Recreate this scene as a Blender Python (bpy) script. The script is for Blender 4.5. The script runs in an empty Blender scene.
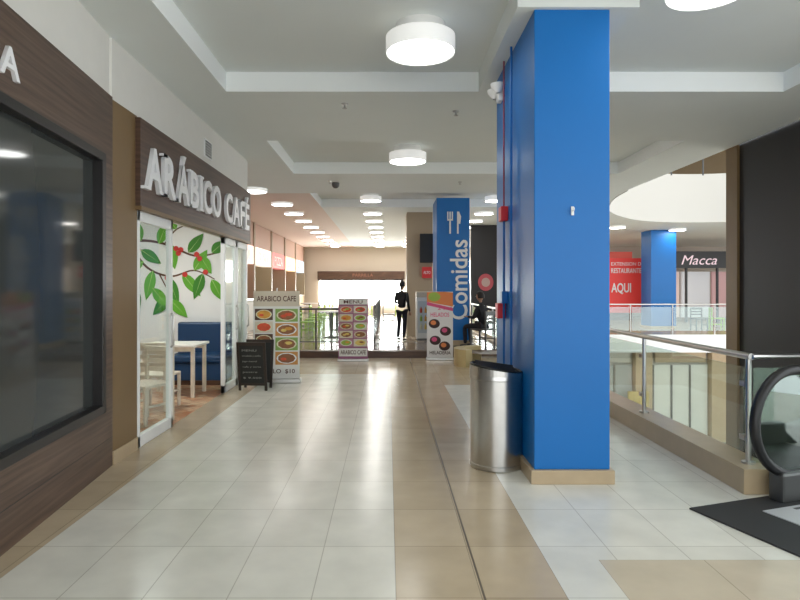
import bpy, bmesh, math, random
from mathutils import Vector, Matrix
random.seed(7)
S=bpy.context.scene
D=bpy.data
R90=math.pi/2
# ---------------------------------------------------------------- materials
MATS={}
def mat(name,col,rough=.5,metal=0,emis=0,ecol=None,trans=0,alpha=1,noise=0,nscale=8,coat=0,ior=1.45,spec=.5):
    if name in MATS: return MATS[name]
    m=D.materials.new(name); m.use_nodes=True
    nt=m.node_tree; b=nt.nodes['Principled BSDF']
    b.inputs['Base Color'].default_value=(*col,1)
    b.inputs['Roughness'].default_value=rough
    b.inputs['Metallic'].default_value=metal
    b.inputs['IOR'].default_value=ior
    b.inputs['Specular IOR Level'].default_value=spec
    b.inputs['Coat Weight'].default_value=coat
    b.inputs['Transmission Weight'].default_value=trans
    b.inputs['Alpha'].default_value=alpha
    if emis:
        b.inputs['Emission Color'].default_value=(*(ecol or col),1)
        b.inputs['Emission Strength'].default_value=emis
    if noise:
        tc=nt.nodes.new('ShaderNodeTexCoord'); n=nt.nodes.new('ShaderNodeTexNoise')
        n.inputs['Scale'].default_value=nscale; n.inputs['Detail'].default_value=4
        mx=nt.nodes.new('ShaderNodeMix'); mx.data_type='RGBA'
        mx.inputs[6].default_value=(*[c*(1-noise) for c in col],1)
        mx.inputs[7].default_value=(*[min(1,c*(1+noise)) for c in col],1)
        nt.links.new(tc.outputs['Object'],n.inputs['Vector'])
        nt.links.new(n.outputs['Fac'],mx.inputs[0]); nt.links.new(mx.outputs[2],b.inputs['Base Color'])
    MATS[name]=m; return m
def tilemat(name,c1,c2,mortar,w,h,off=(0,0),rough=.16,mscale=.004,rot=0,spec=.5):
    m=D.materials.new(name); m.use_nodes=True; nt=m.node_tree; b=nt.nodes['Principled BSDF']
    tc=nt.nodes.new('ShaderNodeTexCoord'); mp=nt.nodes.new('ShaderNodeMapping')
    mp.inputs['Location'].default_value=(off[0],off[1],0); mp.inputs['Rotation'].default_value=(0,0,rot)
    br=nt.nodes.new('ShaderNodeTexBrick'); br.offset=0; br.squash=1
    br.inputs['Scale'].default_value=1; br.inputs['Brick Width'].default_value=w; br.inputs['Row Height'].default_value=h
    br.inputs['Mortar Size'].default_value=mscale; br.inputs['Mortar Smooth'].default_value=.1
    br.inputs['Color1'].default_value=(*c1,1); br.inputs['Color2'].default_value=(*c2,1); br.inputs['Mortar'].default_value=(*mortar,1)
    n=nt.nodes.new('ShaderNodeTexNoise'); n.inputs['Scale'].default_value=3.5; n.inputs['Detail'].default_value=6
    cr=nt.nodes.new('ShaderNodeMapRange'); cr.inputs[1].default_value=.3; cr.inputs[2].default_value=.7; cr.inputs[3].default_value=.92; cr.inputs[4].default_value=1.05
    mx=nt.nodes.new('ShaderNodeVectorMath'); mx.operation='SCALE'
    L=nt.links.new
    L(tc.outputs['Object'],mp.inputs['Vector']); L(mp.outputs[0],br.inputs['Vector']); L(tc.outputs['Object'],n.inputs['Vector'])
    L(n.outputs['Fac'],cr.inputs[0]); L(br.outputs['Color'],mx.inputs[0]); L(cr.outputs[0],mx.inputs['Scale']); L(mx.outputs[0],b.inputs['Base Color'])
    r2=nt.nodes.new('ShaderNodeMapRange'); r2.inputs[3].default_value=rough*.75; r2.inputs[4].default_value=rough*1.3
    L(n.outputs['Fac'],r2.inputs[0]); L(r2.outputs[0],b.inputs['Roughness'])
    b.inputs['Specular IOR Level'].default_value=spec
    bp=nt.nodes.new('ShaderNodeBump'); bp.inputs['Strength'].default_value=.15; bp.inputs['Distance'].default_value=.001; bp.invert=True
    L(br.outputs['Fac'],bp.inputs['Height']); L(bp.outputs[0],b.inputs['Normal'])
    return m
def wood(name,c1,c2,scale=(2,2,30),rough=.4):
    m=D.materials.new(name); m.use_nodes=True; nt=m.node_tree; b=nt.nodes['Principled BSDF']
    tc=nt.nodes.new('ShaderNodeTexCoord'); mp=nt.nodes.new('ShaderNodeMapping'); mp.inputs['Scale'].default_value=scale
    n=nt.nodes.new('ShaderNodeTexNoise'); n.inputs['Scale'].default_value=1; n.inputs['Detail'].default_value=5; n.inputs['Distortion'].default_value=.6
    r=nt.nodes.new('ShaderNodeValToRGB'); r.color_ramp.elements[0].position=.3; r.color_ramp.elements[1].position=.7
    r.color_ramp.elements[0].color=(*c1,1); r.color_ramp.elements[1].color=(*c2,1)
    L=nt.links.new; L(tc.outputs['Object'],mp.inputs[0]); L(mp.outputs[0],n.inputs['Vector']); L(n.outputs['Fac'],r.inputs[0]); L(r.outputs[0],b.inputs['Base Color'])
    b.inputs['Roughness'].default_value=rough; return m
def glassmat(name,tint,alpha=.05,rough=.02,k=.6):
    m=D.materials.new(name); m.use_nodes=True; nt=m.node_tree; nt.nodes.clear()
    o=nt.nodes.new('ShaderNodeOutputMaterial'); t=nt.nodes.new('ShaderNodeBsdfTransparent'); g=nt.nodes.new('ShaderNodeBsdfGlossy')
    t.inputs[0].default_value=(*tint,1); g.inputs['Roughness'].default_value=rough; g.inputs['Color'].default_value=(.9,.95,.95,1)
    f=nt.nodes.new('ShaderNodeLayerWeight'); f.inputs[0].default_value=.5
    pw=nt.nodes.new('ShaderNodeMath'); pw.operation='POWER'; pw.inputs[1].default_value=4
    ad=nt.nodes.new('ShaderNodeMath'); ad.operation='MULTIPLY_ADD'; ad.inputs[1].default_value=k; ad.inputs[2].default_value=alpha; ad.use_clamp=True
    x=nt.nodes.new('ShaderNodeMixShader'); L=nt.links.new
    L(f.outputs['Facing'],pw.inputs[0]); L(pw.outputs[0],ad.inputs[0]); L(ad.outputs[0],x.inputs[0]); L(t.outputs[0],x.inputs[1]); L(g.outputs[0],x.inputs[2]); L(x.outputs[0],o.inputs[0]); return m

M_ceil=mat('ceiling_paint',(.75,.785,.765),.75,noise=.02,nscale=2)
M_ceilglow=mat('ceiling_sign_glow',(.74,.60,.53),.75)  # ceiling paint with the warm glow of the stall signs put into its colour
M_ceillit=mat('ceiling_edge_lit',(.95,.98,.97),.6)  # recess faces paler than the ceiling: lamp light on them put into the colour
M_wallw=mat('wall_cream',(.76,.745,.70),.7,noise=.03)
M_white=mat('white_paint',(.85,.85,.83),.45)
M_whitef=mat('white_aluminium',(.88,.89,.88),.35)
M_blue=mat('blue_paint',(.0,.145,.47),.40,noise=.05,nscale=1.5)
M_bluep=mat('blue_pipe',(.0,.12,.42),.4)
M_red=mat('red_enamel',(.6,.02,.03),.4)
M_steel=mat('brushed_steel',(.55,.54,.52),.28,1,noise=.08,nscale=20)
M_dsteel=mat('dark_steel',(.12,.12,.12),.4,.8)
M_black=mat('black_rubber',(.012,.012,.013),.4)
M_blackp=mat('black_panel',(.010,.009,.009),.5)
M_frame=mat('dark_frame',(.018,.016,.016),.35)
M_olive=mat('olive_brown_panel',(.20,.125,.055),.45,noise=.05)
M_tanst=mat('tan_stone',(.47,.36,.23),.3,noise=.12,nscale=6)
M_lamp=mat('lamp_diffuser',(1,1,1),.5,emis=9,ecol=(.99,1,.97))
M_lampf=mat('lamp_diffuser_far',(1,1,1),.5,emis=17,ecol=(1,.97,.92))
M_wood=wood('walnut_laminate',(.055,.032,.022),(.14,.088,.062),(1.2,1.2,34))
M_woods=wood('walnut_sign',(.05,.026,.018),(.12,.065,.042),(1.2,1.2,34))
M_lwood=wood('light_wood',(.68,.60,.48),(.80,.73,.62),(12,12,3))
M_dwood=wood('dark_brown_wood',(.06,.03,.018),(.12,.06,.035),(2,10,10))
M_glass=glassmat('clear_glass',(.95,.98,.97),.02,k=.35)
M_glassd=mat('dark_window_glass',(.045,.05,.048),.06,spec=.6)
M_rail=glassmat('railing_glass',(.84,.90,.87),.10,k=.7)
M_navy=mat('navy_vinyl',(.012,.05,.13),.4)
M_green=mat('lime_plastic',(.34,.58,.03),.4)
M_leaf=mat('leaf_green',(.13,.42,.03),.6); M_leaf2=mat('leaf_dark',(.05,.24,.02),.6)
M_branch=mat('branch_paint',(.12,.05,.02),.7)
M_berry=mat('berry_red',(.6,.03,.02),.5)
M_beige=mat('beige_column',(.36,.28,.19),.5)
M_letter=mat('letter_white',(.9,.9,.92),.3)

# ---------------------------------------------------------------- helpers
def link(o,parent=None):
    S.collection.objects.link(o)
    if parent: o.parent=parent
    return o
def empty(name,loc=(0,0,0),rz=0):
    e=D.objects.new(name,None); e.location=loc; e.rotation_euler=(0,0,rz); e.empty_display_size=.1
    return link(e)
def mesh(name,verts,faces,mats,parent=None,idx=None,smooth=False):
    me=D.meshes.new(name); me.from_pydata(verts,[],faces)
    for m in (mats if isinstance(mats,list) else [mats]): me.materials.append(m)
    if idx:
        for p,i in zip(me.polygons,idx): p.material_index=i
    if smooth:
        for p in me.polygons: p.use_smooth=True
    me.update(); return link(D.objects.new(name,me),parent)
def box(name,x0,x1,y0,y1,z0,z1,m,parent=None,bevel=0):
    v=[(x,y,z) for z in(z0,z1) for y in(y0,y1) for x in(x0,x1)]
    f=[(0,2,3,1),(4,5,7,6),(0,1,5,4),(2,6,7,3),(0,4,6,2),(1,3,7,5)]
    o=mesh(name,v,f,m,parent)
    if bevel:
        b=o.modifiers.new('b','BEVEL'); b.width=bevel; b.segments=2
    return o
def rev(name,prof,m,parent=None,loc=(0,0,0),n=48,smooth=True,cap=False):
    v=[];f=[]
    for r,z in prof:
        for i in range(n):
            a=2*math.pi*i/n; v.append((loc[0]+r*math.cos(a),loc[1]+r*math.sin(a),loc[2]+z))
    for k in range(len(prof)-1):
        for i in range(n):
            j=(i+1)%n; f.append((k*n+i,k*n+j,(k+1)*n+j,(k+1)*n+i))
    if cap:
        f.append(tuple(range(n))[::-1]); f.append(tuple((len(prof)-1)*n+i for i in range(n)))
    o=mesh(name,v,f,m,parent,smooth=smooth)
    if smooth:
        e=o.modifiers.new('e','EDGE_SPLIT'); e.split_angle=math.radians(35)
    return o
def tube(name,pts,r,m,parent=None,cyclic=False):
    c=D.curves.new(name,'CURVE'); c.dimensions='3D'; c.bevel_depth=r; c.bevel_resolution=3; c.use_fill_caps=True
    s=c.splines.new('POLY'); s.points.add(len(pts)-1)
    for p,q in zip(s.points,pts): p.co=(*q,1)
    s.use_cyclic_u=cyclic; c.materials.append(m)
    return link(D.objects.new(name,c),parent)
def disc(name,c,rx,rz,y,m,parent,n=20,ph=0):
    v=[(c[0]+rx*math.cos(2*math.pi*i/n+ph),y,c[1]+rz*math.sin(2*math.pi*i/n+ph)) for i in range(n)]
    return mesh(name,v,[tuple(range(n))],m,parent)
def text(name,s,w,h,m,loc,rot,parent=None,ext=.004,off=0,shear=0):
    c=D.curves.new('tmp','FONT'); c.body=s; c.extrude=ext; c.offset=off; c.resolution_u=4; c.shear=shear
    o=D.objects.new('tmp',c); S.collection.objects.link(o)
    dg=bpy.context.evaluated_depsgraph_get(); dg.update()
    me=D.meshes.new_from_object(o.evaluated_get(dg)); D.objects.remove(o)
    xs=[v.co.x for v in me.vertices]; ys=[v.co.y for v in me.vertices]
    x0,x1,y0,y1=min(xs),max(xs),min(ys),max(ys)
    for v in me.vertices:
        v.co.x=(v.co.x-x0)/(x1-x0)*w; v.co.y=(v.co.y-y0)/(y1-y0)*h
    me.materials.clear(); me.materials.append(m)
    me.name=name; t=D.objects.new(name,me); t.location=loc; t.rotation_euler=rot
    return link(t,parent)
F=(R90,0,0)      # faces -Y
E=(R90,0,R90)    # faces +X

# ---------------------------------------------------------------- camera (axis +Y, eye 1.55m)
cam=D.cameras.new('camera'); co=link(D.objects.new('camera',cam)); co.location=(0,0,1.55); co.rotation_euler=(R90,0,0)
cam.sensor_width=36; cam.lens=27; cam.shift_x=12/800; cam.shift_y=-12/800; cam.clip_start=.05; cam.clip_end=200
S.camera=co

CZ=3.76; RZ=3.98
# ---------------------------------------------------------------- floor
T_light=tilemat('floor_cream_tile',(.74,.72,.64),(.80,.78,.70),(.52,.49,.42),.422,.6,(2.07,0),.21,.003)
T_tan=tilemat('floor_tan_tile',(.50,.40,.27),(.57,.46,.32),(.34,.28,.19),.43,.6,(-.04,0),.19,.003)
T_mid=tilemat('floor_beige_tile',(.60,.52,.39),(.65,.56,.43),(.42,.36,.27),.6,.6,(-1.2,.18),.20,.003)
T_food=tilemat('floor_food_court',(.42,.35,.28),(.48,.40,.32),(.26,.21,.17),.6,.6,(0,0),.16)
T_fdark=tilemat('floor_food_court_dark',(.13,.08,.055),(.17,.11,.075),(.08,.06,.04),.6,.6,(0,0),.16)
T_cafe=tilemat('floor_cafe_mosaic',(.50,.20,.07),(.70,.52,.34),(.3,.15,.08),.12,.12,(0,0),.3,rot=.78)
T_low=tilemat('floor_lower_tile',(.66,.62,.53),(.6,.55,.45),(.3,.3,.25),.6,.6,(0,0),.12)
T_line=mat('floor_joint_strip',(.14,.11,.08),.3)
fv=[];ff=[];fi=[]
def fq(x0,x1,y0,y1,k,z=0):
    n=len(fv); fv.extend([(x0,y0,z),(x1,y0,z),(x1,y1,z),(x0,y1,z)]); ff.append((n,n+1,n+2,n+3)); fi.append(k)
YB=-5
fq(-3.2,-2.07,YB,5.25,1); fq(-2.44,-2.07,5.25,13.3,1)
fq(-2.07,.04,YB,10.8,0); fq(-2.07,.04,10.8,13.3,5)
fq(.04,.478,YB,13.3,1); fq(.478,.49,YB,13.3,3); fq(.49,.9,YB,13.3,1)
fq(.9,2.95,3.6,9.6,0); fq(.9,2.95,9.6,13.3,1)
fq(.9,1.2,YB,3.6,0); fq(1.2,8,YB,3.42,5); fq(1.2,8,3.42,3.6,0); fq(2.95,8,3.6,4.5,0)
fq(-6,-2.44,5.4,10.35,4)
fq(-8,-2.44,10.35,33,2); fq(.9,2.95,13.3,33,2); fq(-2.44,.9,13.3,33,2)
fq(2.95,30,20,33,1)
mesh('floor',fv,ff,[T_light,T_tan,T_food,T_line,T_cafe,T_mid],idx=fi)
box('floor_lower_level',2.0,30,0,34,-4.6,-4.5,T_low)
box('trim_atrium_edge',2.95,30,20,20.02,-.6,-.002,M_white)
box('wall_atrium_near',2.95,9,4.48,4.5,-4.5,-.002,M_wallw)
box('wall_atrium_left',2.93,2.95,4.5,20,-4.5,-.002,M_wallw)
box('wall_atrium_lower',2.95,30,24,24.1,-4.5,-.1,mat('lower_wall',(.62,.60,.55),.5))
e=empty('lower_shopfront',(0,23.9,0))
for i in range(7):
    x=4.5+i*3
    box('glazing',x,x+2.2,-.05,0,-4.4,-1.5,mat('lower_shop_glow%d'%(i%3),[(.55,.5,.42),(.3,.32,.32),(.6,.6,.56)][i%3],.2,emis=.2),e)
    box('pillar',x+2.25,x+2.9,-.3,.05,-4.5,-.15,M_tanst,e)
    for k in range(3): box('mullion',x+k*.73,x+k*.73+.06,-.1,-.05,-4.4,-1.5,M_dsteel,e)
    box('sign',x+.1,x+2.1,-.12,-.05,-1.4,-.8,[M_frame,MATS['lower_wall'],M_tanst][i%3],e)
box('hanging_sign',9.4,10.2,-.45,-.35,-3.1,-2.5,mat('yellow_sign',(.5,.38,.12),.5),e)

box('food_court_step',-2.4,.95,13.3,13.6,0,.15,M_dwood)
box('food_court_platform',-7.98,2.6,15.3,32.55,.0,.15,T_food)
box('food_court_platform_border',-7.98,2.6,13.6,15.3,.0,.15,T_fdark)

# ---------------------------------------------------------------- ceiling
cv=[];cf=[];ci=[]
def cq(pts,k):
    n=len(cv); cv.extend(pts); cf.append(tuple(range(n,n+len(pts)))); ci.append(k)
def cr(x0,x1,y0,y1,z,k=0): cq([(x0,y0,z),(x0,y1,z),(x1,y1,z),(x1,y0,z)],k)
A0,A1=-1.82,4.45
rec=[(1.6,6.75),(9.0,11.6),(14.0,16.4)]
ys=[YB]
for a,b in rec: ys+= [a,b]
ys.append(33)
for i in range(len(ys)-1):
    a,b=ys[i],ys[i+1]
    if i%2==0: cr(A0,A1,a,b,CZ)
    else:
        cr(A0,A1,a,b,RZ)
        cq([(A0,b,CZ),(A1,b,CZ),(A1,b,RZ),(A0,b,RZ)],1)
        cq([(A0,a,CZ),(A0,a,RZ),(A1,a,RZ),(A1,a,CZ)],1)
        cq([(A0,a,CZ),(A0,b,CZ),(A0,b,RZ),(A0,a,RZ)],1)
        cq([(A1,a,CZ),(A1,a,RZ),(A1,b,RZ),(A1,b,CZ)],1)
cr(-3.2,A0,YB,10.35,CZ); cr(-8,A0,10.35,14,CZ); cr(-8,A0,14,33,CZ,2); cr(A1,5.4,YB,33,CZ)
curve=[]
P=[(5.4,13.5),(5.7,15.3),(6.6,17.6),(8.4,19.6),(10.5,20.0),(12.6,19.2),(14.5,17.4),(16,15)]
def cat(p0,p1,p2,p3,t):
    return tuple(.5*((2*p1[i])+(-p0[i]+p2[i])*t+(2*p0[i]-5*p1[i]+4*p2[i]-p3[i])*t*t+(-p0[i]+3*p1[i]-3*p2[i]+p3[i])*t**3) for i in range(2))
for k in range(len(P)-1):
    for j in range(8):
        curve.append(cat(P[max(k-1,0)],P[k],P[k+1],P[min(k+2,len(P)-1)],j/8))
curve.append(P[-1])
for (xa,ya),(xb,yb) in zip(curve[:-1],curve[1:]):
    cq([(xa,ya,CZ),(xa,33,CZ),(xb,33,CZ),(xb,yb,CZ)],0)
cr(16,30,15,33,CZ)
mesh('ceiling',cv,cf,[M_ceil,M_ceillit,M_ceilglow],idx=ci)
box('ceiling_column_drop',1.02,1.98,4.72,6.75,CZ,RZ,M_ceil)
fvv=[];fff=[]
for i,(x,y) in enumerate(curve):
    fvv+=[(x,y,CZ-.02),(x,y,5.35)]
    if i: fff.append((2*i-2,2*i,2*i+1,2*i-1))
mesh('wall_balcony_fascia',fvv,fff,mat('fascia_white',(.60,.575,.53),.6),smooth=True)
e=empty('upper_balcony_railing')
tube('handrail',[(x,y,6.3) for x,y in curve],.035,M_dsteel,e)
for i in range(0,len(curve),4): tube('post',[(curve[i][0],curve[i][1],5.3),(curve[i][0],curve[i][1],6.3)],.025,M_dsteel,e)
box('wall_upper_level',5.4,30,30,30.1,CZ+.02,9,M_olive)
box('ceiling_upper',5.4,30,10,31,8.8,8.9,M_ceil)
box('wall_upper_left',5.38,5.4,9.7,30,CZ+.02,8.8,M_wallw)

# ---------------------------------------------------------------- left side
box('wall_left_upper',-2.60,-2.44,5.3,10.35,2.33,CZ,M_wallw)
box('wall_cafe_end',-6,-2.46,10.35,10.5,0,CZ,M_wallw)
box('wall_cafe_mural',-6,-2.5,10.22,10.34,0,2.9,mat('mural_wall',(.88,.88,.86),.6))
box('wall_cafe_back',-6.1,-6,5.3,10.35,0,2.9,M_wallw)
box('wall_cafe_near',-6,-2.5,5.25,5.38,0,2.9,M_wallw)
box('ceiling_cafe',-6.1,-2.6,5.3,10.35,2.9,2.95,M_ceil)
e=empty('cafe_ceiling_light',(-3.8,8,2.9))
box('housing',-.65,.65,-.65,.65,-.05,0,M_white,e); box('diffuser',-.6,.6,-.6,.6,-.06,-.05,M_lamp,e)
box('trim_pilaster',-2.50,-2.41,5.25,5.76,0.12,3.2,M_olive)
box('baseboard_left',-2.50,-2.40,5.25,5.76,0,.12,M_tanst)
e=empty('wall_vent_grille',(-2.44,8.1,3.42))
box('frame',0,.015,-.16,.16,-.12,.12,M_whitef,e)
for i in range(6): box('slat',.015,.022,-.13,.13,-.1+i*.036,-.085+i*.036,M_frame,e)
ang=math.atan2(-1,.097)
e=empty('wall_wood_shopfront',(-2.41,5.25,0),ang)
Lw=7
def wbox(n,x0,x1,y0,y1,z0,z1,m,bev=0): return box(n,x0,x1,y0,y1,z0,z1,m,e,bev)
wbox('panel_end',0,.20,-.15,0,0,3.22,M_wood); wbox('panel_low',.2,Lw,-.15,0,0,.50,M_wood)
wbox('panel_top',.2,Lw,-.15,0,2.68,3.22,M_wood)
wbox('wall_above',0,Lw,-.2,-.03,3.22,CZ,M_wallw)
wbox('frame_bottom',.2,Lw,-.12,.02,.50,.57,M_frame,.005); wbox('frame_top',.2,Lw,-.12,.02,2.61,2.68,M_frame,.005)
wbox('frame_side',.2,.28,-.12,.02,.5,2.68,M_frame,.005)
wbox('shop_window_glass',.28,Lw,-.08,-.06,.57,2.61,M_glassd)
wbox('backing',.0,Lw,-.16,-.15,0,3.22,M_frame)
wbox('groove',.0,Lw,0,.002,.25,.256,M_frame)
text('letters_IA','IA',.27,.18,M_letter,(1.89,.012,2.79),(R90,0,math.pi),e,.012,.012)

# cafe sign
e=empty('cafe_sign_board',(-2.44,0,0))
box('board',0,.08,5.72,10.3,2.33,3.18,M_woods,e,.004)
box('trim_low',-.02,.09,5.72,10.3,2.30,2.335,M_olive,e)
lay=[('A',.40,[0,1],[]),('R',.36,[.1,.95],[.08]),('Á',.40,[0,1],[]),('B',.32,[],[]),('I',.10,[.5],[.5]),('C',.36,[],[]),('O',.40,[],[]),(' ',.17,[],[]),('C',.36,[],[]),('A',.40,[0,1],[]),('F',.28,[.12],[.12]),('É',.28,[],[])]
tot=sum(l[1] for l in lay)+.055*len(lay); sc=(10.1-5.80)/tot; y=5.80
for ch,w,bot,top in lay:
    ww=w*sc
    if ch!=' ':
        h=.43 if ch not in 'ÁÉ' else .54
        text('letter_'+ch,ch,ww,h,M_letter,(.10,y,2.51),E,e,.02,.022)
        for p in bot: box('serif',.08,.125,y+p*ww-.075,y+p*ww+.075,2.505,2.532,M_letter,e)
        for p in top: box('serif',.08,.125,y+p*ww-.075,y+p*ww+.075,2.915,2.942,M_letter,e)
        if ch in 'BRFÉ': 
            box('serif',.08,.125,y-.045,y+.07,2.505,2.532,M_letter,e); box('serif',.08,.125,y-.045,y+.07,2.915,2.942,M_letter,e)
    y+=ww+.055*sc
def door(name,y0,y1,x=-2.44,mid=True):
    e=empty(name,(x,0,0)); t=.055
    box('stile_a',-.03,.03,y0,y0+t,0,2.3,M_whitef,e,.004); box('stile_b',-.03,.03,y1-t,y1,0,2.3,M_whitef,e,.004)
    box('rail_bottom',-.03,.03,y0,y1,0,.11,M_whitef,e,.004); box('rail_top',-.03,.03,y0,y1,2.2,2.3,M_whitef,e,.004)
    box('glass',-.005,.005,y0+t,y1-t,.11,2.2,M_glass,e)
    tube('handle',[(.05,y1-.12,.9),(.08,y1-.12,.92),(.08,y1-.12,1.25),(.05,y1-.12,1.27)],.012,M_steel,e)
    return e
door('door_1',5.78,6.72); door('door_2',8.85,9.55); door('door_3',9.58,10.28)
def chair(name,loc,rz,m,seatm=None,h=.85):
    e=empty(name,loc,rz); s=.2
    for i,(x,yy) in enumerate([(-s,-s),(s,-s),(-s,s),(s,s)]):
        top=h if yy>0 else .43
        box('leg_%d'%(i+1),x-.018,x+.018,yy-.018,yy+.018,0,top,m,e,.004)
    box('seat',-.22,.22,-.22,.22,.42,.455,seatm or m,e,.01)
    for z in (.56,.66,.76): box('back_slat',-.19,.19,s-.01,s+.01,z,z+.05,m,e,.004)
    box('back_top',-.22,.22,s-.02,s+.02,h-.05,h+.01,m,e,.008)
    for z in(.2,): box('stretcher_l',-s-.01,-s+.01,-s,s,z,z+.025,m,e); box('stretcher_r',s-.01,s+.01,-s,s,z,z+.025,m,e)
    return e
def table(name,loc,w,d,m,mt,h=.75):
    e=empty(name,loc)
    box('top',-w/2,w/2,-d/2,d/2,h-.035,h,mt,e,.006)
    for i,(x,yy) in enumerate([(-1,-1),(1,-1),(-1,1),(1,1)]):
        X=x*(w/2-.06);Y=yy*(d/2-.06); box('leg_%d'%(i+1),X-.025,X+.025,Y-.025,Y+.025,0,h-.03,m,e,.004)
    box('apron_f',-w/2+.06,w/2-.06,-d/2+.05,-d/2+.07,h-.1,h-.035,m,e); box('apron_b',-w/2+.06,w/2-.06,d/2-.07,d/2-.05,h-.1,h-.035,m,e)
    return e
TW=mat('table_top_white',(.85,.83,.77),.35)
chair('dining_chair',(-2.80,6.95,0),math.radians(-25),M_lwood)
chair('dining_chair',(-2.98,7.75,0),math.radians(175),M_lwood)
table('dining_table',(-3.65,7.3,0),.7,.7,M_lwood,TW)
table('dining_table',(-3.10,8.75,0),.80,.65,M_lwood,TW)
chair('dining_chair',(-3.85,8.75,0),math.radians(95),M_lwood)
table('dining_table',(-4.7,8.3,0),.8,.8,M_lwood,TW)
e=empty('booth_bench',(-3.04,9.85,0))
box('base',-.45,.45,-.32,.3,.08,.36,M_navy,e,.01); box('seat_cushion',-.47,.47,-.36,.3,.36,.48,M_navy,e,.03)
box('backrest',-.47,.47,.14,.3,.45,.98,M_navy,e,.03); box('plinth',-.4,.4,-.28,.28,0,.08,M_dwood,e)
# mural
e=empty('wall_mural_coffee_branch',(0,10.215,0))
def branch(pts,r0,r1):
    c=[]
    for k in range(len(pts)-1):
        for j in range(6): c.append(cat(pts[max(k-1,0)],pts[k],pts[k+1],pts[min(k+2,len(pts)-1)],j/6))
    c.append(pts[-1]); v=[];f=[]; n=len(c)
    for i,(x,z) in enumerate(c):
        a=c[max(i-1,0)];b=c[min(i+1,n-1)]; d=Vector((b[0]-a[0],b[1]-a[1])).normalized(); r=r0+(r1-r0)*i/(n-1)
        v+=[(x-d.y*r,0,z+d.x*r),(x+d.y*r,0,z-d.x*r)]
        if i: f.append((2*i-2,2*i-1,2*i+1,2*i))
    mesh('branch',v,f,M_branch,e)
LK=[0]
def leaf(x,z,a,L,w,m):
    v=[];n=8; LK[0]+=1; yy=-.003-.0006*LK[0]
    up=[(L*i/n,w*math.sin(math.pi*(i/n)**.8)) for i in range(n+1)]; pr=up+[(p[0],-p[1]) for p in up[-2:0:-1]]
    for p,q in pr: v.append((x+p*math.cos(a)-q*math.sin(a),yy,z+p*math.sin(a)+q*math.cos(a)))
    mesh('leaf',v,[tuple(range(len(v)))],m,e)
    v=[(x+t*L*math.cos(a)-s*.005*math.sin(a),yy-.0003,z+t*L*math.sin(a)+s*.005*math.cos(a)) for t,s in((0,-1),(.95,0),(0,1))]
    mesh('vein',v,[(0,1,2)],mat('leaf_vein',(.5,.68,.25),.6),e)
branch([(-5.6,2.2),(-4.9,2.15),(-4.3,2.35),(-3.8,2.3),(-3.3,2.1),(-2.9,2.15)],.03,.012)
branch([(-4.4,2.3),(-4.1,1.9),(-3.7,1.75),(-3.3,1.85),(-2.95,1.7)],.022,.008)
branch([(-3.8,2.3),(-3.6,2.55),(-3.3,2.65)],.015,.006)
branch([(-4.9,2.15),(-4.6,1.7),(-4.5,1.2)],.02,.008)
branch([(-3.9,1.8),(-3.75,1.5),(-3.7,1.3)],.012,.005)
for x,z,a,L in [(-4.35,2.3,-1.9,.55),(-4.2,2.35,1.9,.4),(-4.0,1.85,-1.8,.5),(-3.75,1.75,-1.2,.5),(-3.5,1.8,-.9,.48),(-3.3,1.85,1.0,.4),(-3.15,1.8,-1.9,.45),(-3.0,1.7,-1.1,.4),(-3.7,2.3,-1.4,.42),(-3.4,2.15,.9,.4),(-3.2,2.1,-1.0,.35),(-3.0,2.15,.7,.3),(-3.6,2.55,2.2,.35),(-3.35,2.65,.1,.4),(-3.9,2.3,1.2,.4),(-4.6,1.7,-1.0,.5),(-4.5,1.3,-2.0,.5),(-4.5,1.25,-1.2,.5),(-4.6,1.75,-2.4,.5),(-4.45,2.1,-2.8,.45),(-3.72,1.4,-2.3,.4),(-3.7,1.35,-.8,.4),(-4.7,2.3,1.7,.4),(-5.0,2.15,-1.6,.5),(-4.0,1.55,-.9,.4),(-4.15,2.0,-2.7,.4),(-4.2,2.2,-.6,.4),(-4.35,1.6,-1.3,.45),(-4.3,1.2,-1.9,.4)]:
    leaf(x,z,a,L*1.05,.095,random.choice([M_leaf,M_leaf,M_leaf2]))
for x,z in [(-3.6,2.22),(-3.52,2.2),(-3.56,2.14),(-3.25,2.12),(-3.2,2.05),(-4.3,2.28),(-4.25,2.2),(-3.75,1.72),(-3.1,1.82),(-3.45,1.78)]:
    disc('berry',(x,z),.045,.045,-.026,M_berry,e)

# ---------------------------------------------------------------- lamps
M_rim=mat('lamp_rim',(.85,.85,.83),.35,emis=.30,ecol=(1,1,.97))
def lamp(loc,r=.32,h=.15,far=False,drop=0):
    e=empty('ceiling_lamp',loc)
    if drop: rev('canopy',[(r*.72,0),(r*.72,-drop)],M_white,e)
    rev('drum',[(r-.02,-drop-h+.012),(r-.005,-drop-h),(r,-drop-h+.02),(r,-drop),(.01,-drop)],M_rim,e)
    rev('diffuser',[(0.001,-drop-h+.008),(r-.02,-drop-h+.010)],M_lampf if far else M_lamp,e,smooth=False)
lamp((.3,5.55,RZ),drop=.11); lamp((.34,10.35,RZ),drop=.11); lamp((2.38,4.45,RZ),.30,drop=.09)
lamp((.3,2.2,RZ),drop=.11); lamp((-1.2,-1.5,CZ),h=.1); lamp((1.5,-1.5,CZ),h=.1)
lamp((-3.0,13.4,CZ),.3,.07)
for k in range(9):
    y=15.6+k*1.95
    for x in (-2.75,-.45,1.0,2.8,):
        if x==1.0 and y<18: continue
        inrec=(x>-1.8 and y<16.4)
        lamp((x,y,RZ if inrec else CZ),.28,.06 if not inrec else .12,True,drop=.06 if inrec else 0)
for x,y in [(8.2,21.5),(10.8,22.4),(13,21.2),(9,25.5),(12,26),(15,24),(7,23.5)]: lamp((x,y,CZ),.3,.07,True)
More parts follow.
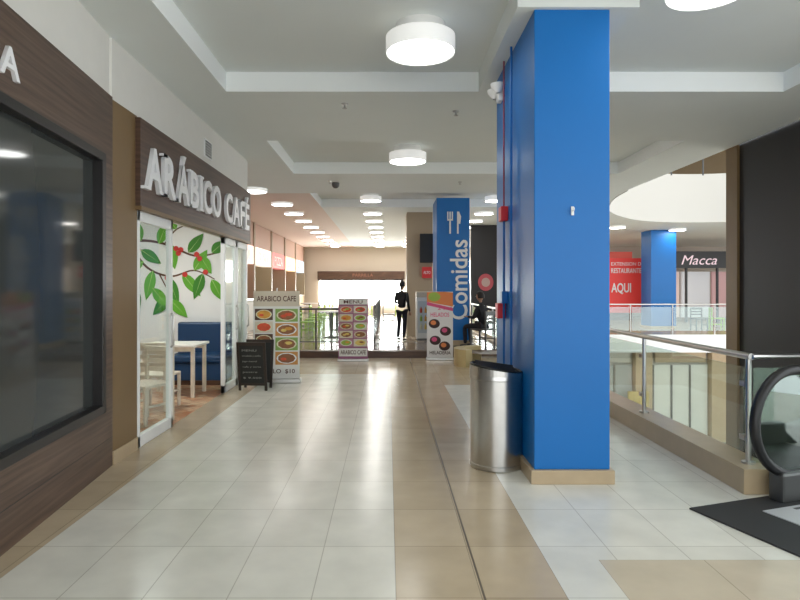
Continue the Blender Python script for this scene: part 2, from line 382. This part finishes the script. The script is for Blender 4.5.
for x,y,z in [(-.52,7.2,CZ),(1.5,12.5,CZ),(.85,7.5,CZ),(-1.2,12.4,CZ)]:
    e=empty('fire_sprinkler',(x,y,z)); rev('rosette',[(.045,0),(.04,-.012),(.012,-.015),(.012,-.05),(.03,-.052),(.03,-.056)],M_steel,e,n=16)
e=empty('ceiling_security_camera',(-1.1,12.6,CZ)); rev('dome',[(.08,0),(.08,-.04),(.07,-.08),(.04,-.11),(.001,-.12)],M_dsteel,e,n=24)

# ---------------------------------------------------------------- blue column
e=empty('blue_column')
box('shaft',1.16,1.76,4.76,6.4,.11,CZ,M_blue,e,.006); box('plinth',1.13,1.79,4.73,6.43,0,.11,M_tanst,e,.004)
e=empty('fire_alarm_pipe',(1.16,5.85,0))
tube('conduit_upper',[(-.03,0,CZ),(-.03,0,2.3)],.008,mat('dull_red',(.25,.03,.06),.5),e); tube('conduit_lower',[(-.03,0,2.2),(-.03,0,.12)],.011,M_bluep,e)
tube('conduit_b',[(-.03,-.35,CZ),(-.03,-.35,2.9),(-.03,-.35,.12)],.011,M_bluep,e)
box('call_point',-.07,0,-.07,.07,2.2,2.34,M_red,e,.008)
box('pull_station',-.08,0,.05,.19,1.25,1.4,M_red,e,.008)
box('junction_box',-.06,0,-.06,.06,1.4,1.52,M_bluep,e,.006)
e=empty('emergency_light',(1.16,6.1,3.5))
box('bracket',-.05,0,-.06,.06,-.06,.06,M_whitef,e,.01)
for s in(-1,1): rev('spot',[(.02,-.06),(.07,.0),(.075,.03),(.001,.035)],M_whitef,e,(-.06,s*.1,.06),n=20)
e=empty('wall_hook',(1.46,4.755,2.16))
box('plate',-.012,.012,-.012,0,-.035,.035,M_white,e,.004); tube('hook',[(0,-.01,0),(0,-.04,0),(0,-.05,.02)],.005,M_white,e)
# stainless bin
e=empty('trash_bin',(.945,5.25,0)); r=.228
rev('body',[(r-.01,0),(r,.01),(r,.04),(r-.005,.045),(r-.005,.76),(r,.765),(r,.80),(r-.004,.81)],M_steel,e)
rev('base',[(.001,.001),(r-.01,.001)],M_dsteel,e)
n=48;v=[];f=[]
for i in range(n):
    a=2*math.pi*i/n; v.append((r*math.cos(a),r*math.sin(a),.80)); v.append((r*math.cos(a),r*math.sin(a),.85+.035*math.cos(a)*-1))
    v.append(((r-.02)*math.cos(a),(r-.02)*math.sin(a),.85-.035*math.cos(a))); v.append(((r-.02)*math.cos(a),(r-.02)*math.sin(a),.72))
for i in range(n):
    j=(i+1)%n
    for k in range(3): f.append((4*i+k,4*j+k,4*j+k+1,4*i+k+1))
mesh('hood',v,f,M_steel,e,smooth=False)
rev('liner',[(.001,.74),(r-.02,.74)],M_black,e)
mesh('flap',[(-.17,-.1,.83),(.17,-.1,.78),(.17,.12,.86),(-.17,.12,.91)],[(0,1,2,3)],M_black,e)
tube('liner_rim',[((r-.01)*math.cos(2*math.pi*i/40),(r-.01)*math.sin(2*math.pi*i/40),.855-.035*math.cos(2*math.pi*i/40)) for i in range(40)],.012,M_black,e,True)

# ---------------------------------------------------------------- second blue column
e=empty('blue_column_food_sign')
box('shaft',1.19,2.0,14.7,15.9,.27,CZ,M_blue,e,.006); box('plinth',1.16,2.03,14.67,15.93,.151,.27,M_tanst,e)
text('lettering','Comidas',1.95,.44,M_white,(1.95,14.69,.78),(R90,-R90,0),e,.004,.014)
def bx(n,x0,x1,z0,z1): box(n,x0,x1,14.685,14.7,z0,z1,M_white,e)
bx('fork_handle',1.50,1.54,2.88,3.22); bx('fork_base',1.45,1.59,3.2,3.24)
for x in (1.45,1.505,1.56): bx('fork_tine',x,x+.03,3.22,3.42)
bx('knife_handle',1.69,1.73,2.88,3.14); mesh('knife_blade',[(1.69,14.684,3.12),(1.77,14.684,3.12),(1.79,14.684,3.3),(1.74,14.684,3.42),(1.69,14.684,3.42)],[(0,1,2,3,4)],M_white,e)
box('wall_beige_pier',.55,1.3,17.5,18.5,.151,CZ,M_beige)
e=empty('wall_television',(1.0,17.4,2.7))
box('screen',-.08,.42,-.08,-.02,-.42,.42,M_black,e,.01); box('mount',.1,.2,-.02,.1,-.1,.1,M_dsteel,e)
e=empty('red_sign_board',(1.13,17.42,2.0)); box('panel',-.14,.14,0,.06,-.16,.16,mat('sign_red',(.6,.04,.04),.5),e)
text('caption','ALTO',.2,.08,M_white,(-.1,-.003,-.04),F,e)

# ---------------------------------------------------------------- banners
rng=random.Random(3)
foodc=[(.75,.35,.06),(.7,.1,.04),(.35,.5,.08),(.8,.55,.15),(.3,.12,.05),(.85,.75,.5)]
FM=[mat('food_print_%d'%i,c,.5,noise=.4,nscale=14) for i,c in enumerate(foodc)]
def foodgrid(e,x0,x1,z0,z1,nx,nz,y,bgm):
    for i in range(nx):
        for k in range(nz):
            w=(x1-x0)/nx;h=(z1-z0)/nz;cx=x0+w*(i+.5);cz=z0+h*(k+.5)
            box('photo_tile',cx-w*.47,cx+w*.47,y-.002,y,cz-h*.45,cz+h*.45,bgm[(i+k)%len(bgm)],e)
            disc('plate',(cx,cz),w*.42,h*.38,y-.0035,rng.choice([M_white,FM[5]]),e)
            disc('dish',(cx,cz),w*.37,h*.33,y-.005,rng.choice(FM[:5]),e,9)
            disc('garnish',(cx+w*.08,cz+h*.06),w*.17,h*.12,y-.0065,rng.choice(FM[:5]),e,7,.4)
            disc('garnish',(cx-w*.12,cz-h*.05),w*.13,h*.11,y-.0075,rng.choice(FM[:5]),e,7,.9)
e=empty('menu_banner_stand',(-1.83,9.85,0),math.radians(3))
box('base',-.4,.4,-.1,.1,0,.07,M_steel,e,.01); tube('pole',[(0,.04,.05),(0,.04,1.55)],.012,M_steel,e)
box('sheet',-.375,.375,-.006,.006,.07,1.5,mat('banner_white',(.80,.79,.75),.5),e)
box('header',-.375,.375,-.009,-.006,1.25,1.5,mat('header_cream',(.66,.58,.46),.5),e)
text('title','ARABICO CAFE',.64,.09,mat('title_brown',(.1,.03,.02),.5),(-.32,-.011,1.33),F,e,.001,.014)
foodgrid(e,-.03,.36,.28,1.22,1,4,-.007,[mat('tile_orange',(.6,.28,.08),.5),mat('tile_green',(.25,.4,.1),.5)])
foodgrid(e,-.36,-.05,.6,1.22,1,3,-.007,[mat('tile_dark',(.1,.05,.03),.5),mat('tile_cream',(.7,.62,.5),.5)])
text('caption','A SOLO  $10',.6,.08,MATS['title_brown'],(-.3,-.011,.14),F,e,.001,.01)
e=empty('chalkboard_easel',(-2.03,9.2,0),math.radians(-4))
for s,t in ((-1,0),(1,1)):
    q=empty('leaf_panel',(0,0,0)); q.parent=e; q.rotation_euler=(math.radians(9)*s*-1,0,0); q.location=(0,s*.13,0)
    box('board',-.18,.18,-.008,.008,.1,.7,mat('chalk_black',(.015,.017,.016),.6),q)
    for nm,a in (('l',(-.22,-.18,0,.74)),('r',(.18,.22,0,.74)),('t',(-.22,.22,.7,.75)),('b',(-.22,.22,.08,.12))):
        box('frame_'+nm,a[0],a[1],-.014,.014,a[2],a[3],mat('easel_wood',(.03,.02,.015),.5),q,.003)
    if s==-1:
        for i,tx in enumerate(['MENU','ensalada y pollo','jugo natural','cafe y torta','postre','$ 9.500']):
            text('chalk_line',tx,.28 if i%2 else .22,.03,mat('chalk',(.28,.28,.26),.9),(-.14,-.01,.61-i*.085),F,q,.0005)
e=empty('menu_banner_stand',(-.74,12.75,0))
box('base',-.33,.33,-.09,.09,0,.05,M_steel,e,.01)
box('sheet',-.315,.315,-.006,.006,.05,1.33,mat('banner_purple',(.32,.12,.22),.5),e)
box('header',-.3,.3,-.009,-.006,1.2,1.31,MATS['banner_white'],e)
text('title','MENU',.4,.07,MATS['title_brown'],(-.2,-.011,1.22),F,e,.001,.01)
foodgrid(e,-.3,.3,.3,1.18,2,5,-.007,[mat('tile_pink',(.5,.25,.3),.5),MATS['tile_cream']])
box('footer',-.3,.3,-.009,-.006,.1,.27,MATS['banner_white'],e)
text('caption','ARABICO CAFE',.54,.09,MATS['title_brown'],(-.27,-.011,.14),F,e,.001,.014)
e=empty('promo_banner_stand',(1.12,12.95,0),math.radians(-6))
box('base',-.3,.3,-.09,.09,0,.05,M_steel,e,.01)
box('sheet',-.28,.28,-.006,.006,.05,1.47,mat('banner_bright',(.85,.83,.84),.5),e)
mesh('header',[(-.28,-.008,1.25),(.28,-.008,1.15),(.28,-.008,1.45),(.1,-.008,1.47),(-.28,-.008,1.46)],[(0,1,2,3,4)],mat('promo_orange',(.8,.25,.08),.5),e)
disc('badge',(-.12,1.36),.13,.1,-.010,mat('promo_green',(.35,.5,.08),.5),e)
mesh('swoosh',[(-.28,-.009,1.18),(.28,-.009,1.05),(.28,-.009,1.12),(-.28,-.009,1.25)],[(0,1,2,3)],mat('promo_pink',(.75,.1,.25),.5),e)
text('title','HELADOS',.4,.09,MATS['promo_pink'],(-.2,-.012,.93),F,e,.001,.01)
text('price','2 x 1',.3,.07,MATS['promo_pink'],(-.05,-.012,1.08),F,e,.001,.01)
for x,z in ((-.12,.78),(.12,.62),(-.1,.42),(.1,.3)):
    disc('cup_photo',(x,z),.12,.1,-.009,mat('choco',(.05,.02,.02),.5),e); disc('scoop',(x-.02,z+.02),.06,.05,-.011,rng.choice([MATS['promo_pink'],MATS['promo_orange'],FM[5]]),e)
text('caption','HELADERIA',.45,.07,MATS['choco'],(-.22,-.012,.12),F,e,.001,.01)

# ---------------------------------------------------------------- food court contents
PZ=.15
def railing(name,p0,p1,n,h=.95,base=.1,z0=0,gm=None,post=M_dsteel,double=False):
    e=empty(name); a=Vector((*p0,0));b=Vector((*p1,0)); d=b-a
    for i in range(n+1):
        q=a+d*i/n; tube('post',[(q.x,q.y,z0),(q.x,q.y,z0+h)],.02,post,e)
    tube('handrail',[(a.x,a.y,z0+h),(b.x,b.y,z0+h)],.024,post,e)
    if double: tube('lower_rail',[(a.x,a.y,z0+.12),(b.x,b.y,z0+.12)],.012,post,e)
    u=d.normalized()*.04; w=Vector((-u.y,u.x,0))*.12
    for i in range(n):
        q=a+d*i/n+u; s=a+d*(i+1)/n-u
        v=[(c.x+k*w.x,c.y+k*w.y,z) for z in (z0+base,z0+h-.08) for c,k in((q,-1),(s,-1),(s,1),(q,1))]
        mesh('glass_panel',v,[(0,1,2,3),(4,7,6,5),(0,4,5,1),(1,5,6,2),(2,6,7,3),(3,7,4,0)],gm or M_rail,e)
    return e
railing('glass_railing_food_court',(-2.3,14.3),(-.55,14.3),3,.9,.1,PZ,double=True)
railing('glass_railing_food_court',(-.35,15),(-.35,27),7,.95,.1,PZ,double=True)
for (x,y,g) in [(-1.6,17,1),(-3.0,18.5,1),(-1.7,20,1),(-3.2,22,1),(-1.8,23.5,0),(-3.4,26,1),(.7,22,0),(-1.6,27,1),(1.2,25,1)]:
    e=empty('food_court_table',(x,y,PZ)); rev('top',[(.001,.75),(.4,.75),(.4,.72),(.001,.72)],M_white,e); rev('pedestal',[(.22,0),(.22,.02),(.04,.05),(.04,.72)],M_dsteel,e,n=20)
    for s in(-1,1): chair('food_court_chair',(x+s*.68,y,PZ),s*-R90,M_green if g else M_dsteel,h=.82)
def plant(loc,h=1.0):
    e=empty('potted_plant',loc); rev('pot',[(.001,0),(.14,0),(.19,.36),(.17,.36),(.16,.33),(.001,.33)],M_white,e,n=24)
    for i in range(34):
        a=random.uniform(0,6.28); t=random.uniform(.2,1.1); L=random.uniform(.3,.6)*h
        d=Vector((math.cos(a)*math.sin(t),math.sin(a)*math.sin(t),math.cos(t))); s=Vector((-math.sin(a),math.cos(a),0))*.045
        b=Vector((0,0,.33)); m1=b+d*L*.6; tip=b+d*L+Vector((0,0,-.12*t))
        mesh('leaf',[tuple(b),tuple(m1+s),tuple(tip),tuple(m1-s)],[(0,1,2,3)],random.choice([M_leaf,M_leaf2]),e)
plant((-2.6,15.6,PZ)); plant((-3.5,20,PZ),1.1)
box('wall_food_court_left',-8.1,-8,10.5,32.5,0,CZ,mat('stall_wall',(.50,.34,.26),.6))
box('wall_food_court_partition',-8,-4.4,14.0,14.15,PZ+.001,CZ-.01,mat('stall_wall2',(.45,.30,.24),.6))
stc=[((.8,.45,.38),'POLLO'),((.85,.62,.55),'ASADOS'),((.8,.7,.6),'SUSHI'),((.55,.15,.14),'PIZZA'),((.8,.62,.38),'ARROZ'),((.4,.48,.55),'MAR')]
for i,(c,t) in enumerate(stc):
    y0=14.3+i*3.0; e=empty('food_stall',(-4.5,y0,0))
    box('counter',-.5,0,0,2.8,PZ,1.15,[M_dwood,M_wallw,M_tanst][i%3],e,.01); box('counter_top',-.55,.04,-.02,2.82,1.15,1.2,M_steel,e)
    box('fascia',-.35,0,0,2.8,2.35,2.95,mat('stall_sign%d'%i,c,.5,emis=.9),e)
    box('fascia_upper',-.35,-.02,0,2.8,2.95,CZ-.01,mat('stall_top',(.55,.36,.28),.6),e)
    text('stall_lettering',t,1.8,.34,M_white,(.005,.5,2.47),E,e,.004,.01)
    box('pier',-3.4,.02,2.8,2.98,PZ,CZ-.01,M_beige,e); box('menu_screen',-2.0,-1.95,.2,2.6,1.75,2.4,mat('menu_lit%d'%(i%3),[(.95,.8,.7),(.9,.3,.3),(.9,.85,.6)][i%3],.5,emis=2),e)
box('wall_far_end',-8,5.3,32.6,32.8,0,CZ,mat('far_end_wall',(.55,.47,.38),.6))
e=empty('window_1',(0,32.5,0))
M_day=mat('daylight_pane',(1,1,1),.5,emis=16,ecol=(.95,1,1))
box('pane',-3.7,.75,0,.04,.65,1.95,M_day,e); box('frame_t',-3.8,.85,-.04,.05,1.95,2.02,M_frame,e)
for i in range(6): box('mullion',-3.75+i*.88,-3.70+i*.88,-.05,.05,.65,1.95,M_white,e)
e=empty('window_2',(0,32.5,0)); box('pane',3.3,5.2,0,.04,1.9,3.0,M_day,e)
for i in range(3): box('mullion',3.3+i*.92,3.36+i*.92,-.05,.05,1.9,3.0,M_frame,e)
e=empty('food_court_sign_band',(0,32.3,0)); box('band',-3.8,.9,0,.15,2.02,2.45,M_dwood,e)
text('band_lettering','PARRILLA',1.1,.16,mat('band_text',(.35,.15,.1),.5),(-1.9,-.01,2.16),F,e)
e=empty('drinks_fridge',(.98,16.3,PZ))
box('body',-.22,.3,-.3,.3,.05,1.15,M_white,e,.02); box('door_glass',-.18,.26,-.315,-.3,.2,1.05,mat('fridge_glass',(.65,.7,.72),.1),e)
box('foot',-.2,.28,-.28,.28,0,.05,M_dsteel,e)
for z in(.4,.62,.84):
    for x in (-.1,.02,.14): rev('bottle',[(.03,0),(.03,.1),(.012,.13),(.012,.16)],rng.choice(FM),e,(x,-.325,z-.1),n=10)
box('crown',-.22,.3,-.3,.3,1.15,1.3,MATS['header_cream'],e,.01)
e=empty('bar_storefront',(0,21,0))
box('wall_panel',2.9,5.3,0,.15,0,CZ-.01,M_frame,e); disc('round_emblem',(3.42,1.75),.27,.3,-.01,mat('emblem_red',(.30,.05,.06),.5,emis=.1),e,28); disc('emblem_core',(3.42,1.75),.15,.16,-.015,mat('emblem_cream',(.35,.25,.22),.5),e,28)
# curved tan planter
e=empty('curved_planter',(1.95,12.1,0))
v=[];f=[];n=16
for i in range(n+1):
    a=math.pi*.5+math.pi*.75*i/n
    for r in(.42,.62):
        for z in(0,.34): v.append((r*math.cos(a),r*math.sin(a),z))
    if i:
        b=4*i; c=b-4; f+=[(c+2,b+2,b+3,c+3),(c,c+1,b+1,b),(c+1,c+3,b+3,b+1)]
f+=[(0,2,3,1),(4*n,4*n+1,4*n+3,4*n+2)]
mesh('shell',v,f,mat('planter_yellow',(.6,.47,.24),.4),e); rev('soil',[(.001,.26),(.42,.26)],M_dwood,e)

# ---------------------------------------------------------------- atrium railing and curb
box('trim_atrium_curb',2.67,2.95,4.5,13.3,0,.19,M_tanst,bevel=.004)
box('trim_atrium_curb_far',2.67,2.95,13.3,20,0,.19,M_tanst)
e=empty('glass_railing_atrium')
X=2.80
tube('handrail',[(X,4.62,1.02),(X,20,1.02)],.026,M_steel,e)
for i in range(9):
    y=4.66+i*1.9
    tube('post',[(X,y,.19),(X,y,1.0)],.021,M_steel,e); rev('foot',[(.05,0),(.05,.015),(.02,.02)],M_steel,e,(X,y,.19),n=20)
    if i<8:
        box('glass_panel',X-.006,X+.006,y+.06,y+1.84,.26,.93,M_rail,e)
        for z in(.38,.8):
            box('clamp',X-.02,X+.02,y+.02,y+.09,z-.02,z+.02,M_steel,e)
box('glass_end',X+.04,X+.62,4.66,4.672,.1,.93,M_rail,e)
tube('handrail_return',[(X,4.62,1.02),(X+.05,4.64,1.02),(X+.65,4.9,1.0),(X+.68,4.92,.2)],.02,M_steel,e)
railing('glass_railing_far',(5.3,20.1),(18,20.1),9,1.0,.12,0,post=M_steel)
box('wall_black_shaft',5.42,9.5,5.2,9.25,-4.5,8,M_blackp)
box('trim_shaft_corner',5.38,5.5,9.25,9.55,-4.5,CZ-.01,M_olive)

# ---------------------------------------------------------------- escalator
e=empty('escalator',(2.61,4.27,0),math.radians(19))
def balu(y):
    pts=[];cz=.57;r=.38
    for i in range(21):
        a=math.pi/2+math.pi*i/20; pts.append((r+r*math.cos(a),y,cz+r*math.sin(a)))
    top=[(3.6,y,-.45),(1.7,y,cz+r)]; bot=[(1.7,y,cz-r),(3.4,y,-1.1)]
    tube('handrail',top+pts+bot,.036,M_black,e)
    gp=[(1.7,cz+r-.04)]+[(r+(r-.04)*math.cos(math.pi/2+math.pi*i/20),cz+(r-.04)*math.sin(math.pi/2+math.pi*i/20)) for i in range(21)]+[(1.7,cz-r+.04)]
    n=len(gp); v=[(p,y-.005,q) for p,q in gp]+[(p,y+.005,q) for p,q in gp]
    mesh('glass_balustrade',v,[tuple(range(n)),tuple(range(2*n-1,n-1,-1))],M_rail,e)
    box('skirt',.2,1.8,y-.06,y+.06,0,.22,M_dsteel,e,.02)
balu(0); balu(-1.2)
box('tread_plate',.9,1.8,-1.14,-.06,-.02,.015,M_dsteel,e)
for i in range(5): box('step',1.8+i*.38,2.2+i*.38,-1.12,-.08,-.3-i*.2,-.02-i*.2,M_dsteel,e)
e=empty('escalator_floor_mat',(2.11,4.20,0),math.radians(19))
box('mat',0,1.3,-.95,0,0,.012,mat('mat_black',(.03,.03,.032),.6),e)
box('landing_plate',.42,1.3,-.84,-.22,.012,.018,mat('plate_alu',(.62,.63,.64),.4,.3),e)
for i in range(8): box('groove',.66,1.3,-.77+i*.07,-.745+i*.07,.018,.02,M_dsteel,e)

# ---------------------------------------------------------------- across the atrium
e=empty('blue_column_far'); box('shaft',10.0,10.95,22.8,23.7,.1,CZ-.01,M_blue,e); box('plinth',9.97,10.98,22.77,23.73,0,.1,M_tanst,e)
e=empty('restaurant_banner',(0,24.2,0))
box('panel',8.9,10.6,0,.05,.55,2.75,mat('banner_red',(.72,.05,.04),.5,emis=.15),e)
text('line_a','EXTENSION DE',1.3,.14,M_white,(9.0,-.01,2.45),F,e); text('line_b','RESTAURANTES',1.3,.2,M_white,(9.0,-.01,2.15),F,e,.004,.01)
text('line_c','AQUI',.8,.45,M_white,(9.0,-.01,1.3),F,e,.004,.02)
tube('leg',[(8.95,.03,0),(8.95,.03,.6)],.03,M_dsteel,e); tube('leg',[(10.5,.03,0),(10.5,.03,.6)],.03,M_dsteel,e)
box('wall_far_right',5.3,30,32,32.2,0,CZ,mat('far_wall',(.5,.44,.38),.6))
e=empty('fashion_storefront',(0,27,0))
box('fascia',12.0,18,0,.3,2.45,3.2,M_frame,e); text('shop_lettering','Macca',1.6,.42,mat('script_white',(.8,.62,.68),.5,emis=.3),(13.2,-.01,2.6),F,e,shear=.3)
for i in range(5):
    box('mullion',12+i*1.4,12.08+i*1.4,0,.1,0,2.45,M_frame,e)
    if i<4: box('display',12.1+i*1.4,13.4+i*1.4,.6,.7,.2,2.3,mat('display_%d'%i,[(.7,.55,.5),(.6,.6,.62),(.5,.3,.3),(.75,.7,.65)][i],.5,emis=.25),e)
e=empty('cafe_storefront_far',(0,29,0))
box('fascia',5.4,11.8,0,.3,2.6,3.3,mat('far_sign',(.5,.08,.06),.5,emis=.3),e)
box('counter',5.4,11.8,0,.5,0,1.1,M_dwood,e); box('lit_back',5.4,11.8,1,1.1,1.3,2.5,mat('lit_back',(.7,.62,.5),.5,emis=.6),e)
for i in range(4): chair('food_court_chair',(11.3+i*.8,21.8+.3*(i%2),0),i*1.3,M_green if i%2 else M_dsteel,h=.82)

# ---------------------------------------------------------------- people
M_skin=mat('skin',(.42,.24,.16),.5); M_hair=mat('hair',(.015,.01,.008),.5)
M_dcl=mat('dark_clothes',(.012,.012,.015),.8); M_dtr=mat('dark_trousers',(.014,.015,.022),.8); M_shoe=mat('shoe',(.02,.02,.02),.4)
def skinned(name,pts,edges,m,parent,sub=1,root=0):
    me=D.meshes.new(name); me.from_pydata([p[:3] for p in pts],edges,[]); me.materials.append(m)
    o=link(D.objects.new(name,me),parent)
    o.modifiers.new('skin','SKIN'); me.skin_vertices.new() if not me.skin_vertices else None
    for i,sv in enumerate(me.skin_vertices[0].data):
        r=pts[i][3]; sv.radius=(r,pts[i][4] if len(pts[i])>4 else r); sv.use_root=(i==root)
    s=o.modifiers.new('sub','SUBSURF'); s.levels=sub; s.render_levels=sub+1
    return o
def hand(e,w,d,side,up=Vector((0,0,1))):
    w=Vector(w); d=Vector(d).normalized(); s=d.cross(up)
    if s.length<.2: s=d.cross(Vector((0,1,0)))
    s.normalize(); n=s.cross(d)
    pts=[(*w,.024,.018),(*(w+d*.045),.036,.017),(*(w+d*.085),.038,.015)]
    skinned('palm',pts,[(0,1),(1,2)],M_skin,e)
    for k,(o,L) in enumerate([(-.030,.062),(-.010,.074),(.010,.070),(.030,.055)]):
        b=w+d*.078+s*o; m1=b+d*L*.5-n*.006; t=b+d*L*.85-n*.028
        skinned('finger_%d'%(k+1),[(*b,.009),(*m1,.0085),(*t,.007)],[(0,1),(1,2)],M_skin,e)
    b=w+d*.03+s*-.03*side; skinned('thumb',[(*b,.011),(*(b+d*.03-s*.022*side-n*.01),.010),(*(b+d*.055-s*.028*side-n*.02),.008)],[(0,1),(1,2)],M_skin,e)
def head(e,c,rz,longhair):
    h=empty('head',c,rz); h.parent=e
    v=[];f=[];nu,nv=20,14
    for j in range(nv+1):
        t=math.pi*j/nv
        for i in range(nu):
            a=2*math.pi*i/nu; x=.075*math.sin(t)*math.cos(a); y=.095*math.sin(t)*math.sin(a); z=.115*math.cos(t)
            if z<0: k=1+z*3.0; x*=k; y=y*k-(.008 if y<0 else -.01)*(-z/.115)
            v.append((x,y,z))
    for j in range(nv):
        for i in range(nu):
            f.append((j*nu+i,j*nu+(i+1)%nu,(j+1)*nu+(i+1)%nu,(j+1)*nu+i))
    mesh('skull',v,f,M_skin,h,smooth=True)
    skinned('nose',[(0,-.09,.01,.007),(0,-.104,-.02,.012)],[(0,1)],M_skin,h)
    for s in(-1,1):
        rev('eye',[(.001,-.008),(.007,-.005),(.01,0),(.007,.005),(.001,.008)],M_white,h,(s*.03,-.084,.005),n=10)
        rev('iris',[(.001,-.004),(.005,0),(.001,.004)],M_hair,h,(s*.03,-.091,.005),n=8)
        skinned('ear',[(s*.074,0,-.02,.008,.014),(s*.078,.005,.018,.009,.017)],[(0,1)],M_skin,h)
    box('mouth',-.022,.022,-.086,-.078,-.055,-.047,mat('lips',(.35,.1,.09),.5),h,.003)
    hv=[];hf=[]
    for j in range(9):
        t=math.pi*.60*j/8
        for i in range(nu):
            a=2*math.pi*i/nu; back=math.sin(a)
            tt=t*(1.0 if back>-.2 else .58); z=.128*math.cos(tt)
            hv.append((.085*math.sin(tt)*math.cos(a),.106*math.sin(tt)*math.sin(a)+.004,z+.002))
    for j in range(8):
        for i in range(nu): hf.append((j*nu+i,j*nu+(i+1)%nu,(j+1)*nu+(i+1)%nu,(j+1)*nu+i))
    o=mesh('hair',hv,hf,M_hair,h,smooth=True); so=o.modifiers.new('s','SOLIDIFY'); so.thickness=.01
    if longhair: skinned('ponytail',[(0,.09,.03,.03),(0,.12,-.04,.035),(0,.11,-.14,.025),(0,.10,-.2,.012)],[(0,1),(1,2),(2,3)],M_hair,h)
def person(name,loc,rz,J,scale,hrz,longhair=False):
    e=empty(name,loc,rz); e.scale=(scale,)*3
    order=['pel','waist','chest','neckb','neck','shL','elL','wrL','shR','elR','wrR']
    rad={'pel':(.15,.11),'waist':(.125,.09),'chest':(.155,.105),'neckb':(.075,.065),'neck':(.05,.05),'shL':(.065,.065),'elL':(.045,.045),'wrL':(.032,.03),'shR':(.065,.065),'elR':(.045,.045),'wrR':(.032,.03)}
    skinned('torso_and_arms',[(*J[k],*rad[k]) for k in order],[(0,1),(1,2),(2,3),(3,4),(2,5),(5,6),(6,7),(2,8),(8,9),(9,10)],M_dcl,e,2)
    lo=['pel','hipL','knL','anL','hipR','knR','anR']; lr={'pel':(.155,.115),'hipL':(.09,.09),'knL':(.062,.062),'anL':(.045,.045)}
    for k in('hip','kn','an'): lr[k+'R']=lr[k+'L']
    skinned('legs',[(*J[k],*lr[k]) for k in lo],[(0,1),(1,2),(2,3),(0,4),(4,5),(5,6)],M_dtr,e,2)
    for s in 'LR':
        a=Vector(J['an'+s]); skinned('shoe_'+s,[(a.x,a.y+.05,.045,.038),(a.x,a.y-.05,.042,.042,.036),(a.x,a.y-.16,.03,.038,.026)],[(0,1),(1,2)],M_shoe,e)
        w=Vector(J['wr'+s]); hand(e,w,w-Vector(J['el'+s]),1 if s=='L' else -1)
    nk=Vector(J['neck']); skinned('neck_skin',[(*nk,.05),(*(nk+Vector((0,-.01,.08))),.046)],[(0,1)],M_skin,e)
    head(e,nk+Vector((0,-.02,.15)),hrz,longhair)
stand=dict(pel=(0,0,.95),waist=(0,0,1.1),chest=(0,.01,1.3),neckb=(0,.01,1.43),neck=(0,0,1.49),
 shL=(.17,.01,1.38),elL=(.24,-.03,1.12),wrL=(.14,-.22,1.08),shR=(-.17,.01,1.38),elR=(-.22,.02,1.10),wrR=(-.22,-.08,.86),
 hipL=(.09,0,.86),knL=(.11,-.03,.48),anL=(.12,.02,.08),hipR=(-.09,0,.86),knR=(-.10,.0,.48),anR=(-.11,.10,.08))
person('person_standing',(.37,16.0,PZ),math.radians(150),stand,.90,math.radians(10),True)
sit=dict(pel=(0,0,.53),waist=(0,-.01,.68),chest=(0,-.03,.88),neckb=(0,-.04,1.01),neck=(0,-.06,1.07),
 shL=(.17,-.03,.96),elL=(.22,-.12,.72),wrL=(.12,-.34,.74),shR=(-.17,-.03,.96),elR=(-.22,-.12,.72),wrR=(-.12,-.34,.74),
 hipL=(.09,-.06,.52),knL=(.11,-.44,.50),anL=(.11,-.42,.08),hipR=(-.09,-.06,.52),knR=(-.11,-.44,.50),anR=(-.11,-.40,.08))
person('person_seated',(2.22,14.05,PZ),math.radians(-130),sit,.98,0)
chair('food_court_chair',(2.22,14.07,PZ),math.radians(-130),M_dsteel,h=.85)

# ---------------------------------------------------------------- light
w=D.worlds.new('world'); S.world=w; w.use_nodes=True
bg=w.node_tree.nodes['Background']; bg.inputs[0].default_value=(.93,.97,1,1); bg.inputs[1].default_value=2.2
def area(name,loc,rot,sx,sy,p,col):
    l=D.lights.new(name,'AREA'); l.shape='RECTANGLE'; l.size=sx; l.size_y=sy; l.energy=p; l.color=col
    o=link(D.objects.new(name,l)); o.location=loc; o.rotation_euler=rot
area('atrium_fill',(9,14,8.6),(0,0,0),6,8,330,(.92,.96,1))  # unseen area lamp added for daylight from above; no skylight is built
area('lower_level_fill',(10,21.5,-.7),(0,0,0),10,2,110,(1,.98,.94))  # unseen area lamp added under the slab to brighten the lower level
S.view_settings.view_transform='Standard'; S.view_settings.look='None'; S.view_settings.exposure=.38
